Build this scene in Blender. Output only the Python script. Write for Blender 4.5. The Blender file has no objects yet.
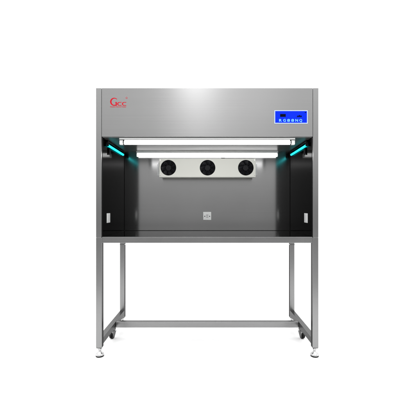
import bpy, bmesh, math, random
from mathutils import Vector, Matrix
random.seed(4)
S = bpy.context.scene
C = S.collection
R = math.radians

# ------------------------------------------------------------------ camera
CAMZ = 1.017; DIST = 2.372
cd = bpy.data.cameras.new('camera'); cam = bpy.data.objects.new('camera', cd); C.objects.link(cam)
cam.location = (0, -DIST, CAMZ); cam.rotation_euler = (R(90), 0, 0)
cd.sensor_width = 36; cd.lens = 36*351/400
cd.shift_x = -7.2/400; cd.shift_y = 7.0/400
cd.clip_start = .05; cd.clip_end = 200
S.camera = cam
S.view_settings.view_transform = 'Standard'
S.view_settings.look = 'None'
S.view_settings.exposure = 0; S.view_settings.gamma = 1

# ------------------------------------------------------------------ world: white studio
w = bpy.data.worlds.new('World'); S.world = w; w.use_nodes = True
nt = w.node_tree; N = nt.nodes; L = nt.links; N.clear()
def wn(t, **k):
    n = N.new(t)
    for a, b in k.items(): setattr(n, a, b)
    return n
def mth(op, a, b=None, c=None, clamp=False):
    n = wn('ShaderNodeMath', operation=op); n.use_clamp = clamp
    for i, v in enumerate((a, b, c)):
        if v is None: continue
        if isinstance(v, (int, float)): n.inputs[i].default_value = v
        else: L.new(v, n.inputs[i])
    return n.outputs[0]
def mrange(v, a, b, x, y):
    n = wn('ShaderNodeMapRange', interpolation_type='SMOOTHSTEP')
    L.new(v, n.inputs['Value'])
    for k, q in zip(('From Min', 'From Max', 'To Min', 'To Max'), (a, b, x, y)): n.inputs[k].default_value = q
    return n.outputs['Result']
def mix(f, a, b):   # a*(1-f)+b*f
    return mth('ADD', mth('MULTIPLY', a, mth('SUBTRACT', 1.0, f)), mth('MULTIPLY', f, b))
tc = wn('ShaderNodeTexCoord'); sx = wn('ShaderNodeSeparateXYZ'); L.new(tc.outputs['Generated'], sx.inputs[0])
X, Y, Z = sx.outputs; AX = mth('ABSOLUTE', X)
ramp = wn('ShaderNodeValToRGB'); cr = ramp.color_ramp
L.new(mth('MULTIPLY_ADD', Z, .5, .5), ramp.inputs[0])
pts = [(-1, 1.0), (-.40, 1.0), (-.17, 1.0), (-.10, .55), (-.055, .28), (-.02, .40), (.06, .62), (.12, .90), (.20, 1.08), (.32, 1.35), (1, 1.6)]
cr.elements[0].position = 0; cr.elements[0].color = (pts[0][1],)*3+(1,)
cr.elements[1].position = 1; cr.elements[1].color = (pts[-1][1],)*3+(1,)
for z, v in pts[1:-1]:
    e = cr.elements.new(z*.5+.5); e.color = (v, v, v, 1)
front = mth('MULTIPLY', ramp.outputs[0], 1.0)
# soft box high in front, centred
vert = mth('MULTIPLY', mrange(Z, .325, .40, 0, 1), mrange(Z, .55, .65, 1, 0))
def strip(cx, a, b): return mrange(mth('ABSOLUTE', mth('ADD', X, -cx)), a, b, 1, 0)
front = mth('ADD', front, mth('MULTIPLY', mth('MULTIPLY', strip(-.035, .005, .065), vert), 10.5))
wide = mth('MULTIPLY', strip(.09, .05, .16), mth('MULTIPLY', mrange(Z, .12, .30, 0, 1), mrange(Z, .55, .65, 1, 0)))
front = mth('ADD', front, mth('MULTIPLY', wide, .55))
side = mth('MULTIPLY', mrange(AX, .70, .85, 0, 1), mrange(Z, .5, .8, 1, 0))
over = mrange(Z, .62, .85, 0, 1)
back = mrange(Y, .1, .35, 0, 1)
v = mix(side, front, 2.1)
v = mix(over, v, 2.7)
v = mix(back, v, mix(over, 1.55, 2.7))
bg = wn('ShaderNodeBackground'); L.new(v, bg.inputs['Color']); bg.inputs['Strength'].default_value = 1
out = wn('ShaderNodeOutputWorld'); L.new(bg.outputs[0], out.inputs[0])

# ------------------------------------------------------------------ materials
def newmat(name):
    m = bpy.data.materials.new(name); m.use_nodes = True
    return m, m.node_tree, m.node_tree.nodes['Principled BSDF']
def plain(name, col, rough=.4, metal=0, emit=None, es=0, coat=0, spec=.5):
    m, t, p = newmat(name)
    p.inputs['Base Color'].default_value = (*col, 1)
    p.inputs['Metallic'].default_value = metal
    p.inputs['Specular IOR Level'].default_value = spec
    if coat: p.inputs['Coat Weight'].default_value = coat
    n = t.nodes.new('ShaderNodeTexNoise'); n.inputs['Scale'].default_value = 60; n.inputs['Detail'].default_value = 4
    c = t.nodes.new('ShaderNodeTexCoord'); t.links.new(c.outputs['Object'], n.inputs['Vector'])
    r = t.nodes.new('ShaderNodeMapRange'); r.inputs['To Min'].default_value = rough*.85; r.inputs['To Max'].default_value = min(1, rough*1.15)
    t.links.new(n.outputs[0], r.inputs['Value']); t.links.new(r.outputs[0], p.inputs['Roughness'])
    if emit:
        p.inputs['Emission Color'].default_value = (*emit, 1); p.inputs['Emission Strength'].default_value = es
    return m
def steel(name, base, rough, axis='X', aniso=.0, bump=.02, var=.05, spread=.25, tint=(1, 1, 1), f82=1.0, metal=1):
    """brushed stainless: noise stretched along the brushing axis drives colour, roughness and bump"""
    m, t, p = newmat(name)
    c = t.nodes.new('ShaderNodeTexCoord'); mp = t.nodes.new('ShaderNodeMapping')
    t.links.new(c.outputs['Object'], mp.inputs['Vector'])
    s = {'X': (.7, 420, 420), 'Z': (1100, 1100, .8), 'Y': (1100, .8, 1100)}[axis]
    mp.inputs['Scale'].default_value = s
    n = t.nodes.new('ShaderNodeTexNoise'); n.inputs['Scale'].default_value = 1; n.inputs['Detail'].default_value = 3
    t.links.new(mp.outputs[0], n.inputs['Vector'])
    n2 = t.nodes.new('ShaderNodeTexNoise'); n2.inputs['Scale'].default_value = 2.2; n2.inputs['Detail'].default_value = 4
    t.links.new(c.outputs['Object'], n2.inputs['Vector'])
    mx = t.nodes.new('ShaderNodeMath'); mx.operation = 'MULTIPLY_ADD'; mx.inputs[1].default_value = .5
    t.links.new(n.outputs[0], mx.inputs[0])
    hm = t.nodes.new('ShaderNodeMath'); hm.operation = 'MULTIPLY'; hm.inputs[1].default_value = .5
    t.links.new(n2.outputs[0], hm.inputs[0]); t.links.new(hm.outputs[0], mx.inputs[2])
    cr = t.nodes.new('ShaderNodeMapRange'); t.links.new(mx.outputs[0], cr.inputs['Value'])
    cr.inputs['From Min'].default_value = .3; cr.inputs['From Max'].default_value = .7
    cr.inputs['To Min'].default_value = base*(1-var); cr.inputs['To Max'].default_value = base*(1+var)
    cc = t.nodes.new('ShaderNodeVectorMath'); cc.operation = 'SCALE'; cc.inputs[0].default_value = tint
    t.links.new(cr.outputs[0], cc.inputs['Scale']); t.links.new(cc.outputs[0], p.inputs['Base Color'])
    rr = t.nodes.new('ShaderNodeMapRange'); t.links.new(mx.outputs[0], rr.inputs['Value'])
    rr.inputs['From Min'].default_value = .3; rr.inputs['From Max'].default_value = .7
    rr.inputs['To Min'].default_value = rough*(1-spread); rr.inputs['To Max'].default_value = rough*(1+spread)
    t.links.new(rr.outputs[0], p.inputs['Roughness'])
    p.inputs['Metallic'].default_value = metal
    p.inputs['Specular Tint'].default_value = (f82, f82, f82, 1)
    if aniso:
        p.inputs['Anisotropic'].default_value = abs(aniso)
        if aniso < 0: p.inputs['Anisotropic Rotation'].default_value = .25
        tg = t.nodes.new('ShaderNodeTangent'); tg.direction_type = 'RADIAL'; tg.axis = 'Z'
        t.links.new(tg.outputs[0], p.inputs['Tangent'])
    b = t.nodes.new('ShaderNodeBump'); b.inputs['Strength'].default_value = bump; b.inputs['Distance'].default_value = .001
    t.links.new(n.outputs[0], b.inputs['Height']); t.links.new(b.outputs[0], p.inputs['Normal'])
    return m
M = dict(
    panel=steel('brushed steel panel', .31, .24, 'X', aniso=-.7, bump=.003, var=.045, spread=.08),
    column=steel('brushed steel column', .31, .22, 'Z', bump=.003, var=.02),
    leg=steel('satin steel tube', .26, .26, 'Z', bump=.003, var=.03, f82=.12),
    rail=steel('satin steel rail', .26, .26, 'Y', bump=.003, var=.03, f82=.35),
    cross=steel('satin steel cross rail', .27, .26, 'X', bump=.003, var=.03, f82=.35),
    backw=steel('polished back wall', .33, .14, 'X', aniso=-.8, bump=.002, var=.02, spread=.1),
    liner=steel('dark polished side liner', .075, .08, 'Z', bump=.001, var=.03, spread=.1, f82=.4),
    ceil=steel('satin ceiling', .28, .30, 'X', bump=.003, f82=.20, metal=.80),
    top=steel('polished worktop', .30, .08, 'X', bump=.001, var=.03, f82=.5),
    chrome=steel('bright chrome', .50, .12, 'Z', bump=0, var=.02),
    white=plain('white enamel', (.80, .80, .80), .35),
    cream=plain('cream enamel', (.90, .90, .83), .4),
    plastic=plain('white plastic', (.85, .86, .85), .3),
    rubber=plain('black rubber', (.006, .006, .006), .6, spec=.12),
    black=plain('black plastic', (.006, .006, .008), .5, spec=.2),
    wire=plain('black fan guard wire', (.02, .02, .024), .4, spec=.3),
    blade=plain('dark fan blade', (.010, .010, .014), .35, spec=.3),
    red=plain('red print', (.52, .006, .02), .5, spec=.1),
    tube=plain('lit tube', (.9, .9, .9), .3, emit=(1, 1, 1), es=6.5),
    uv=plain('lit ultraviolet tube', (.02, .3, .32), .3, spec=.2, emit=(.0, .52, .55), es=2.2),
    bezel=plain('pale blue bezel', (.50, .62, .85), .3),
    lcd=plain('blue screen', (.0, .01, .2), .3, emit=(0, .020, .72), es=.95, spec=.08),
    glyph=plain('pale screen lettering', (.1, .3, .6), .3, emit=(.16, .50, .95), es=.95),
    zinc=steel('zinc plated fork', .16, .22, 'Z', bump=0, var=.03),
    dark=plain('dark screen segment', (.002, .003, .012), .5, spec=.03),
    floorm=plain('white studio floor', (.92, .92, .92), .8),
)

# ------------------------------------------------------------------ helpers
WL = {}
def wl(o): return WL.get(o.name, Vector((0, 0, 0)))
def obj(name, bm, mat, parent=None, smooth=False, bevel=0, seg=2):
    lo = Vector([min(v.co[i] for v in bm.verts) for i in range(3)]); hi = Vector([max(v.co[i] for v in bm.verts) for i in range(3)])
    c = (lo+hi)/2
    bmesh.ops.translate(bm, verts=bm.verts, vec=-c)
    bmesh.ops.recalc_face_normals(bm, faces=bm.faces)
    me = bpy.data.meshes.new(name); bm.to_mesh(me); bm.free()
    o = bpy.data.objects.new(name, me); C.objects.link(o)
    for m in (mat if isinstance(mat, (list, tuple)) else [mat]): me.materials.append(M[m])
    o.parent = parent
    o.location = c - (wl(parent) if parent else Vector())
    WL[o.name] = c
    if smooth:
        for p in me.polygons: p.use_smooth = True
    if bevel:
        b = o.modifiers.new('bevel', 'BEVEL'); b.width = bevel; b.segments = seg; b.limit_method = 'ANGLE'; b.angle_limit = R(40)
        b.harden_normals = True
        for p in me.polygons: p.use_smooth = True
    return o
def thing(name, label, cat, loc, group=None):
    o = bpy.data.objects.new(name, None); C.objects.link(o); o.location = loc
    WL[o.name] = Vector(loc); o['label'] = label; o['category'] = cat
    o.empty_display_size = .1
    if group: o['group'] = group
    return o
def BM(): return bmesh.new()
def box(bm, x0, x1, y0, y1, z0, z1, mi=0):
    vs = [bm.verts.new((x, y, z)) for z in (z0, z1) for y in (y0, y1) for x in (x0, x1)]
    for f in ((0, 2, 3, 1), (4, 5, 7, 6), (0, 1, 5, 4), (2, 6, 7, 3), (0, 4, 6, 2), (1, 3, 7, 5)):
        bm.faces.new([vs[i] for i in f]).material_index = mi
    return bm
def bx(*a): return box(BM(), *a)
def cyl(bm, p0, p1, r, n=24, mi=0):
    p0 = Vector(p0); p1 = Vector(p1); d = (p1-p0); q = d.to_track_quat('Z', 'Y').to_matrix()
    rings = [[bm.verts.new(p + q @ Vector((r*math.cos(a), r*math.sin(a), 0))) for a in [2*math.pi*i/n for i in range(n)]] for p in (p0, p1)]
    for i in range(n):
        bm.faces.new((rings[0][i], rings[0][(i+1) % n], rings[1][(i+1) % n], rings[1][i])).material_index = mi
    bm.faces.new(rings[0][::-1]).material_index = mi; bm.faces.new(rings[1]).material_index = mi
    return bm
def lathe(bm, origin, axis, prof, n=32, mi=0):
    """prof: list of (r, h) along axis"""
    o = Vector(origin); q = Vector(axis).to_track_quat('Z', 'Y').to_matrix()
    rings = []
    for r, h in prof:
        if r < 1e-6: rings.append([bm.verts.new(o + q @ Vector((0, 0, h)))])
        else: rings.append([bm.verts.new(o + q @ Vector((r*math.cos(2*math.pi*i/n), r*math.sin(2*math.pi*i/n), h))) for i in range(n)])
    for a, b in zip(rings, rings[1:]):
        for i in range(n):
            j = (i+1) % n
            if len(a) == 1 and len(b) == 1: continue
            f = (a[0], b[i], b[j]) if len(a) == 1 else (a[i], a[j], b[0]) if len(b) == 1 else (a[i], a[j], b[j], b[i])
            bm.faces.new(f).material_index = mi
    return bm
def torus(bm, c, R0, r, axis='Y', n=40, m=6):
    c = Vector(c); g = []
    for i in range(n):
        a = 2*math.pi*i/n; row = []
        for j in range(m):
            b = 2*math.pi*j/m; rad = R0 + r*math.cos(b)
            row.append(bm.verts.new(c + Vector((rad*math.cos(a), r*math.sin(b), rad*math.sin(a)))))
        g.append(row)
    for i in range(n):
        for j in range(m):
            bm.faces.new((g[i][j], g[(i+1) % n][j], g[(i+1) % n][(j+1) % m], g[i][(j+1) % m]))
    return bm
def poly_plate(bm, splines, z0, depth, place):
    """filled 2-D outlines (holes allowed), extruded; place maps (x, y, d) to 3-D"""
    cu = bpy.data.curves.new('tmp', 'CURVE'); cu.dimensions = '2D'; cu.fill_mode = 'BOTH'; cu.extrude = depth/2
    for pts in splines:
        sp = cu.splines.new('POLY'); sp.points.add(len(pts)-1); sp.use_cyclic_u = True
        for p, q in zip(sp.points, pts): p.co = (q[0], q[1], 0, 1)
    o = bpy.data.objects.new('tmp', cu); me = o.to_mesh()
    base = len(bm.verts)
    vs = [bm.verts.new(place(v.co.x, v.co.y, v.co.z + z0)) for v in me.vertices]
    for p in me.polygons:
        try: bm.faces.new([vs[i] for i in p.vertices])
        except ValueError: pass
    o.to_mesh_clear(); bpy.data.objects.remove(o); bpy.data.curves.remove(cu)
    return bm
def text_bm(bm, s, x, y, size, depth, place, width=None, hs=1, off=0):
    cu = bpy.data.curves.new('tmp', 'FONT'); cu.body = s; cu.size = size; cu.offset = off; cu.extrude = depth/2
    o = bpy.data.objects.new('tmp', cu); me = o.to_mesh()
    xs = [v.co.x for v in me.vertices]; k = 1
    if width: k = width/(max(xs)-min(xs))
    x0 = min(xs)
    vs = [bm.verts.new(place(x + (v.co.x-x0)*k, y + v.co.y*hs, v.co.z)) for v in me.vertices]
    for p in me.polygons:
        try: bm.faces.new([vs[i] for i in p.vertices])
        except ValueError: pass
    o.to_mesh_clear(); bpy.data.objects.remove(o); bpy.data.curves.remove(cu)
    return bm
U = 1/148.0
def PX(px): return (px-207.2)*U            # photograph pixel on the bench's front plane
def PZ(py): return CAMZ-(py-207.0)*U

# ------------------------------------------------------------------ floor
bm = BM(); g = 60
vs = [bm.verts.new(p) for p in ((-g, -1.6, 0), (g, -1.6, 0), (g, 110, 0), (-g, 110, 0))]; bm.faces.new(vs)
fl = obj('floor', bm, 'floorm'); fl['kind'] = 'structure'

# ------------------------------------------------------------------ clean bench
HW = .752; IN = .713; TOP = 1.821; LOW = 1.493; CE = 1.490; WT = .814; D = .65; LEG = .040
bench = thing('clean_bench', 'stainless steel clean air bench on an open tube frame with blue screen on its hood', 'clean bench', (0, 0, 0))

# hood
obj('front_panel', bx(-.7135, .7135, .0015, .018, LOW, TOP), 'panel', bench, bevel=.0012)
obj('top_panel', bx(-.7135, .7135, .0185, .669, TOP-.014, TOP-.001), 'panel', bench, bevel=.001)
obj('back_panel', bx(-.7155, .7155, D, .669, WT-.035, TOP-.015), 'backw', bench, bevel=.001)
obj('ceiling_panel', bx(-.7115, .7115, .0185, D-.0015, CE, CE+.012), 'ceil', bench)
for s in (-1, 1):
    a, b = sorted((s*.7155, s*HW))
    sp = obj('side_panel', bx(a, b, 0, .690, .8105, TOP), 'column', bench, bevel=.0015)
    a, b = sorted((s*.7125, s*.7152))
    obj('side_liner', bx(a, b, .0185, D-.001, WT+.001, CE+.010), 'liner', sp)
for s in (-1, 1):
    a, b = sorted((s*.7122, s*.7100)); obj('corner_shade_strip', bx(a, b, D-.0030, D-.0003, WT+.005, CE-.001), 'rubber', bench)  # shadow gap of the back corner seam, drawn as a black strip
# worktop with turned-down front lip
obj('wall_foot_shade_strip', bx(-.7095, .7095, D-.0045, D-.0003, WT+.0003, WT+.0026), 'rubber', bench)  # black strip stands in for the shaded gap where wall meets worktop
wt = obj('work_surface', bx(-.7115, .7115, .0415, D-.0015, WT-.012, WT), 'top', bench)
obj('front_beam', bx(-.7115, .7115, .001, .0405, PZ(243), WT+.0005), 'cross', bench, bevel=.002)
# legs, rails
for s in (-1, 1):
    for yb in (0.0, .650):
        a, b = sorted((s*(HW-LEG), s*HW))
        lg = obj('leg', bx(a, b, yb, yb+LEG, .064, .8100 if yb == 0 else .772), 'leg', bench, bevel=.002, seg=3)
        if yb: obj('weld_collar', bx(a-.0012, b+.0012, yb-.0012, yb+LEG+.0012, .690, .6975), 'zinc', lg, bevel=.001)
        # levelling foot
        cx, cy = s*(HW-LEG/2), yb+LEG/2
        ft = obj('levelling_foot', lathe(BM(), (cx, cy, 0), (0, 0, 1),
            [(0, .008), (.0262, .008), (.0275, .011), (.0275, .017), (.0255, .021), (.017, .027), (.011, .033), (.010, .038), (0, .038)]), 'chrome', bench, smooth=True)
        st = BM(); cyl(st, (cx, cy, .036), (cx, cy, .066), .0062, 20)
        cyl(st, (cx, cy, .043), (cx, cy, .0515), .0125, 6)
        obj('threaded_stem', st, 'chrome', ft)
        obj('rubber_pad', lathe(BM(), (cx, cy, 0), (0, 0, 1), [(0, .0005), (.024, .0005), (.027, .003), (.027, .0085), (0, .0085)]), 'rubber', ft, smooth=False)
        obj('end_plug', bx(a+.003, b-.003, yb+.003, yb+LEG-.003, .0605, .066), 'rubber', lg)
    a, b = sorted((s*(HW-LEG+.001), s*(HW-.001)))
    obj('side_rail', bx(a, b, LEG-.0005, .6505, .078, .125), 'rail', bench, bevel=.003, seg=3)
    obj('side_beam', bx(a, b, LEG-.0005, .6505, .775, .8090), 'rail', bench, bevel=.003, seg=3)
    # castor under the middle of the side rail
    cx, cy = s*.728, .352
    ax = Vector((s*.80, .60, 0)).normalized()          # wheel axle
    fw = Vector((s*.60, -.80, 0)).normalized()         # trailing direction
    wc = Vector((cx, cy, .0205)) + fw*.013
    cs = BM(); cyl(cs, (cx, cy, .066), (cx, cy, .0785), .019, 28)
    cyl(cs, (cx, cy, .058), (cx, cy, .067), .014, 24)
    for q in (-1, 1):
        o0 = wc + ax*q*.0155
        pl = [o0 + fw*.009 + Vector((0, 0, -.008)), o0 - fw*.010 + Vector((0, 0, -.006)),
              Vector((cx, cy, .060)) + ax*q*.0155 - fw*.014, Vector((cx, cy, .060)) + ax*q*.0155 + fw*.016]
        A = [cs.verts.new(p) for p in pl]; B = [cs.verts.new(p + ax*q*.003) for p in pl]
        cs.faces.new(A); cs.faces.new(B[::-1])
        for i in range(4): cs.faces.new((A[i], A[(i+1) % 4], B[(i+1) % 4], B[i]))
    cyl(cs, wc-ax*.022, wc+ax*.022, .004, 12)
    ca = obj('caster', cs, 'zinc', bench)
    obj('wheel', lathe(BM(), wc-ax*.0125, ax, [(0, 0), (.010, 0), (.011, .001), (.0182, .001), (.0200, .004), (.0200, .021), (.0182, .024), (.011, .024), (.010, .025), (0, .025)]), 'rubber', ca, smooth=False)
obj('cross_rail', bx(-(HW-LEG)+.0005, (HW-LEG)-.0005, .358, .398, .0785, .1235), 'cross', bench, bevel=.003, seg=3)

# emblem on the hood
def onfront(x, y, d): return Vector((x, .0011 - d, y))
def lx(a): return PX(110) + (a-22)*(17.3/365)*U
def ly(b): return PZ(97) - (b-28)*(10.4/215)*U
def arcband(co, ro, ci, ri, a0, a1, n=40):
    o = [(lx(co[0]+ro[0]*math.cos(R(a0+(a1-a0)*i/n))), ly(co[1]-ro[1]*math.sin(R(a0+(a1-a0)*i/n)))) for i in range(n+1)]
    q = [(lx(ci[0]+ri[0]*math.cos(R(a0+(a1-a0)*i/n))), ly(ci[1]-ri[1]*math.sin(R(a0+(a1-a0)*i/n)))) for i in range(n+1)]
    return o + q[::-1]
def rect(x0, y0, x1, y1): return [(lx(x0), ly(y0)), (lx(x1), ly(y0)), (lx(x1), ly(y1)), (lx(x0), ly(y1))]
dp = .0006
em = BM()
poly_plate(em, [arcband((108, 125), (86, 83), (116, 125), (62, 66), 44, 268)], 0, dp, onfront)
poly_plate(em, [rect(104, 188, 141, 208)], 0, dp, onfront)
poly_plate(em, [rect(138, 130, 166, 208)], 0, dp, onfront)
poly_plate(em, [rect(126, 130, 139, 140)], 0, dp, onfront)
obj('emblem_letter', em, 'red', bench)['label'] = 'large red capital G'
for x0 in (222, 322):
    em = BM()
    poly_plate(em, [arcband((x0, 169), (50, 39), (x0+7, 169), (35, 27), 58, 302)], 0, dp, onfront)
    poly_plate(em, [rect(x0+22, 130, x0+42, 142)], 0, dp, onfront)
    poly_plate(em, [rect(x0+22, 196, x0+42, 208)], 0, dp, onfront)
    obj('emblem_letter', em, 'red', bench)
em = poly_plate(BM(), [arcband((370, 45), (19, 19), (370, 45), (13, 13), 0, 359.9)], 0, dp, onfront)
ring = obj('trademark_sign', em, 'red', bench)
obj('lettering', text_bm(BM(), 'R', lx(360), ly(56), .0026, dp, onfront, off=.00006), 'red', ring)
obj('emblem_caption', text_bm(BM(), 'Guangzhou Cleanroom Company', lx(22), ly(237), .0082, dp, onfront, width=lx(362)-lx(22), off=.00028), 'red', bench)

# control screen on the hood
x0, x1, z0, z1 = PX(274.3), PX(307.6), PZ(123.7), PZ(110.4)
cp = obj('control_panel', bx(x0, x1, -.0035, .0012, z0, z1), 'bezel', bench, bevel=.001)
b_ = .0055
obj('screen', bx(x0+b_, x1-b_, -.0044, -.0038, z0+b_, z1-b_), 'lcd', cp)
def onscr(x, y, d): return Vector((x, -.0047 - d, y))
t_ = BM()
for i, ch in enumerate('RG88NQ'):
    text_bm(t_, ch, PX(279.0+i*4.05), PZ(121.8), .0250, .0003, onscr, width=.0180, off=.0004)
obj('lettering', t_, 'glyph', cp)
obj('digit_window', bx(PX(280), PX(285.6), -.0051, -.0046, PZ(117.0), PZ(114.2)), 'dark', cp)
t_ = BM()
box(t_, PX(296.6), PX(301.6), -.0051, -.0046, PZ(117.2), PZ(116.6))
for k in range(3): box(t_, PX(297.2+k*1.5), PX(298.4+k*1.5), -.0051, -.0046, PZ(116.6)-.0001, PZ(115.2+.5*(k != 1)))
obj('screen_symbol', t_, 'dark', cp)
obj('screen_symbol', bx(PX(304.6), PX(306), -.0051, -.0046, PZ(113), PZ(112.2)), 'dark', cp)

# two white batten lamps under the ceiling
def lamp(y0, inset):
    hl = .602
    f = obj('batten_lamp', bx(-hl, hl, y0+.006, y0+.039, CE-.0115, CE-.0005), 'plastic', bench, bevel=.002)
    obj('lamp_gap_line', bx(-hl+.001, hl-.001, y0+.0045, y0+.0405, CE-.0142, CE-.0116), 'zinc', f)  # added strip that draws the dark gap between housing and tube
    obj('lamp_tube', cyl(BM(), (-hl+inset, y0+.0225, CE-.030), (hl-inset, y0+.0225, CE-.030), .0140, 28), 'tube', f, smooth=False)
    for s in (-1, 1):
        a, b = sorted((s*(hl-inset+.0005), s*(hl-.0005)))
        obj('lamp_holder', bx(a, b, y0+.008, y0+.037, CE-.0455, CE-.0145), 'plastic', f, bevel=.004, seg=3)
        if inset > .02:
            a, b = sorted((s*(hl-inset-.004), s*(hl-inset-.001)))
            obj('tube_cap', cyl(BM(), (a-.003, y0+.0225, CE-.030), (b+.003, y0+.0225, CE-.030), .0152, 24), 'zinc', f)
lamp(.022, .026); lamp(.598, .008)

# ultraviolet tubes along the side walls
for s in (-1, 1):
    X0 = s*.7025; zc = 1.4535
    a, b = sorted((s*.7115, s*.697))
    fx = obj('ultraviolet_lamp', bx(a, b, .10, .575, CE-.015, CE-.001), 'liner', bench, bevel=.002)
    obj('ultraviolet_tube', cyl(BM(), (X0, .110, zc), (X0, .560, zc), .0085, 24), 'uv', fx)
    for yy in (.102, .560):
        a, b = sorted((X0-.0085, X0+.0085)); obj('lamp_holder', bx(a, b, yy, yy+.008, zc-.0075, CE-.0155), 'black', fx, bevel=.002)
    k = BM(); cyl(k, (s*.706, .17, 1.395), (s*.706, .17, 1.444), .006, 16)
    obj('cable_plug', k, 'black', fx)

# sockets
def socket(kind, parent):
    pass
for s in (-1, 1):
    a, b = sorted((s*.7124, s*.7095))
    so = obj('power_socket', bx(a, b, .116, .196, .904, .972), 'plastic', bench, bevel=.001)
    a, b = sorted((s*.7094, s*.7082))
    obj('socket_insert', bx(a, b, .128, .184, .914, .962), 'white', so, bevel=.0005)
cz = .940
so = obj('power_outlet', bx(-.0345, .0345, D-.008, D-.0005, cz-.0345, cz+.0345), 'plastic', bench, bevel=.0025)
for x in (-.021, .021): obj('mounting_screw', cyl(BM(), (x, D-.0092, cz-.003), (x, D-.0078, cz-.003), .0042, 16), 'dark', so)
h = BM(); box(h, -.0125, .0125, D-.0098, D-.0078, cz-.020, cz+.020)
ins = obj('socket_insert', h, 'white', so, bevel=.001)
for z in (-.010, .006):
    for x in (-.006, .003): obj('socket_slot', bx(x, x+.003, D-.0108, D-.0096, cz+z-.003, cz+z+.005), 'dark', so)

# ------------------------------------------------------------------ ionising blower
bw = thing('air_blower', 'long cream white blower box with three round black fans mounted inside the steel bench', 'blower', (0, .55, 1.262))
x0, x1, z0, z1, yf, yb = -.392, .396, 1.262, 1.4135, .500, .585
FX = (-.3175, .003, .316); fz = 1.3385; fr = .0640
def onblow(x, y, d): return Vector((x, yf - d, y))
pb = BM()
circ = lambda cx, cz, r, n=48: [(cx+r*math.cos(2*math.pi*i/n), cz+r*math.sin(2*math.pi*i/n)) for i in range(n)]
poly_plate(pb, [[(x0, z0), (x1, z0), (x1, z1), (x0, z1)]]+[circ(c, fz, fr) for c in FX], -.0012, .0024, onblow)
obj('front_plate', pb, 'cream', bw)
hb = BM(); t = .003
box(hb, x0, x1, yf+.0028, yb, z1-t, z1); box(hb, x0, x1, yf+.0028, yb, z0, z0+t)
box(hb, x0, x0+t, yf+.0028, yb, z0+t, z1-t); box(hb, x1-t, x1, yf+.0028, yb, z0+t, z1-t)
box(hb, x0+t, x1-t, yb-t, yb, z0+t, z1-t)
obj('housing', hb, 'cream', bw)
for c in FX:
    fb = BM()
    lathe(fb, (c, yf+.004, fz), (0, 1, 0), [(fr+.003, 0), (fr+.003, .045), (0, .045), (0, .044), (fr+.001, .044), (fr+.001, 0), (fr+.003, 0)], 48)
    fn = obj('fan', fb, 'black', bw)
    ib = BM(); cyl(ib, (c, yf+.010, fz), (c, yf+.035, fz), .020, 32)
    for k in range(7):
        a0 = 2*math.pi*k/7
        pr = []
        for j in range(6):
            r = .019 + (.060-.019)*j/5; sw = a0 + .35*j/5
            pr.append(((c+r*math.cos(sw), yf+.012, fz+r*math.sin(sw)), (c+r*math.cos(sw+.62), yf+.030, fz+r*math.sin(sw+.62))))
        for off in (0, .0016):
            V = [[ib.verts.new((p[0], p[1]+off, p[2])) for p in q] for q in pr]
            for j in range(5): ib.faces.new((V[j][0], V[j+1][0], V[j+1][1], V[j][1]))
    obj('impeller', ib, 'blade', fn)
    gb = BM()
    for r in (.012, .024, .036, .048, .060): torus(gb, (c, yf+.001, fz), r, .0008)
    for k in range(4):
        a = math.pi*k/4 + .4
        cyl(gb, (c-.062*math.cos(a), yf+.002, fz-.062*math.sin(a)), (c+.062*math.cos(a), yf+.002, fz+.062*math.sin(a)), .0009, 8)
    obj('fan_guard', gb, 'wire', fn)
for x in (x0+.008, x1-.008):
    for z in (z0+.012, z1-.012): obj('screw', cyl(BM(), (x, yf-.0022, z), (x, yf-.0001, z), .0028, 14), 'chrome', bw)
for s in (-1, 1):
    k = BM(); a, b = sorted((s*.3975, s*.4005))
    box(k, a, b, yf+.02, D-.004, fz-.05, fz+.05)
    a, b = sorted((s*.3975, s*.430)); box(k, a, b, D-.0038, D-.0008, fz-.05, fz+.05)
    obj('wall_bracket', k, 'white', bw)
k = BM(); box(k, .115, .145, yf+.015, yf+.04, z1+.0005, z1+.008)
obj('cable_gland', k, 'black', bw, bevel=.001)
k = BM(); cyl(k, (.145, yf+.027, z1+.004), (.385, yf+.027, z1+.004), .0022, 10)
obj('cable', k, 'black', bw)

# ------------------------------------------------------------------ render settings
S.render.engine = 'CYCLES'
S.cycles.max_bounces = 10; S.cycles.glossy_bounces = 8; S.cycles.diffuse_bounces = 3
S.cycles.caustics_reflective = True
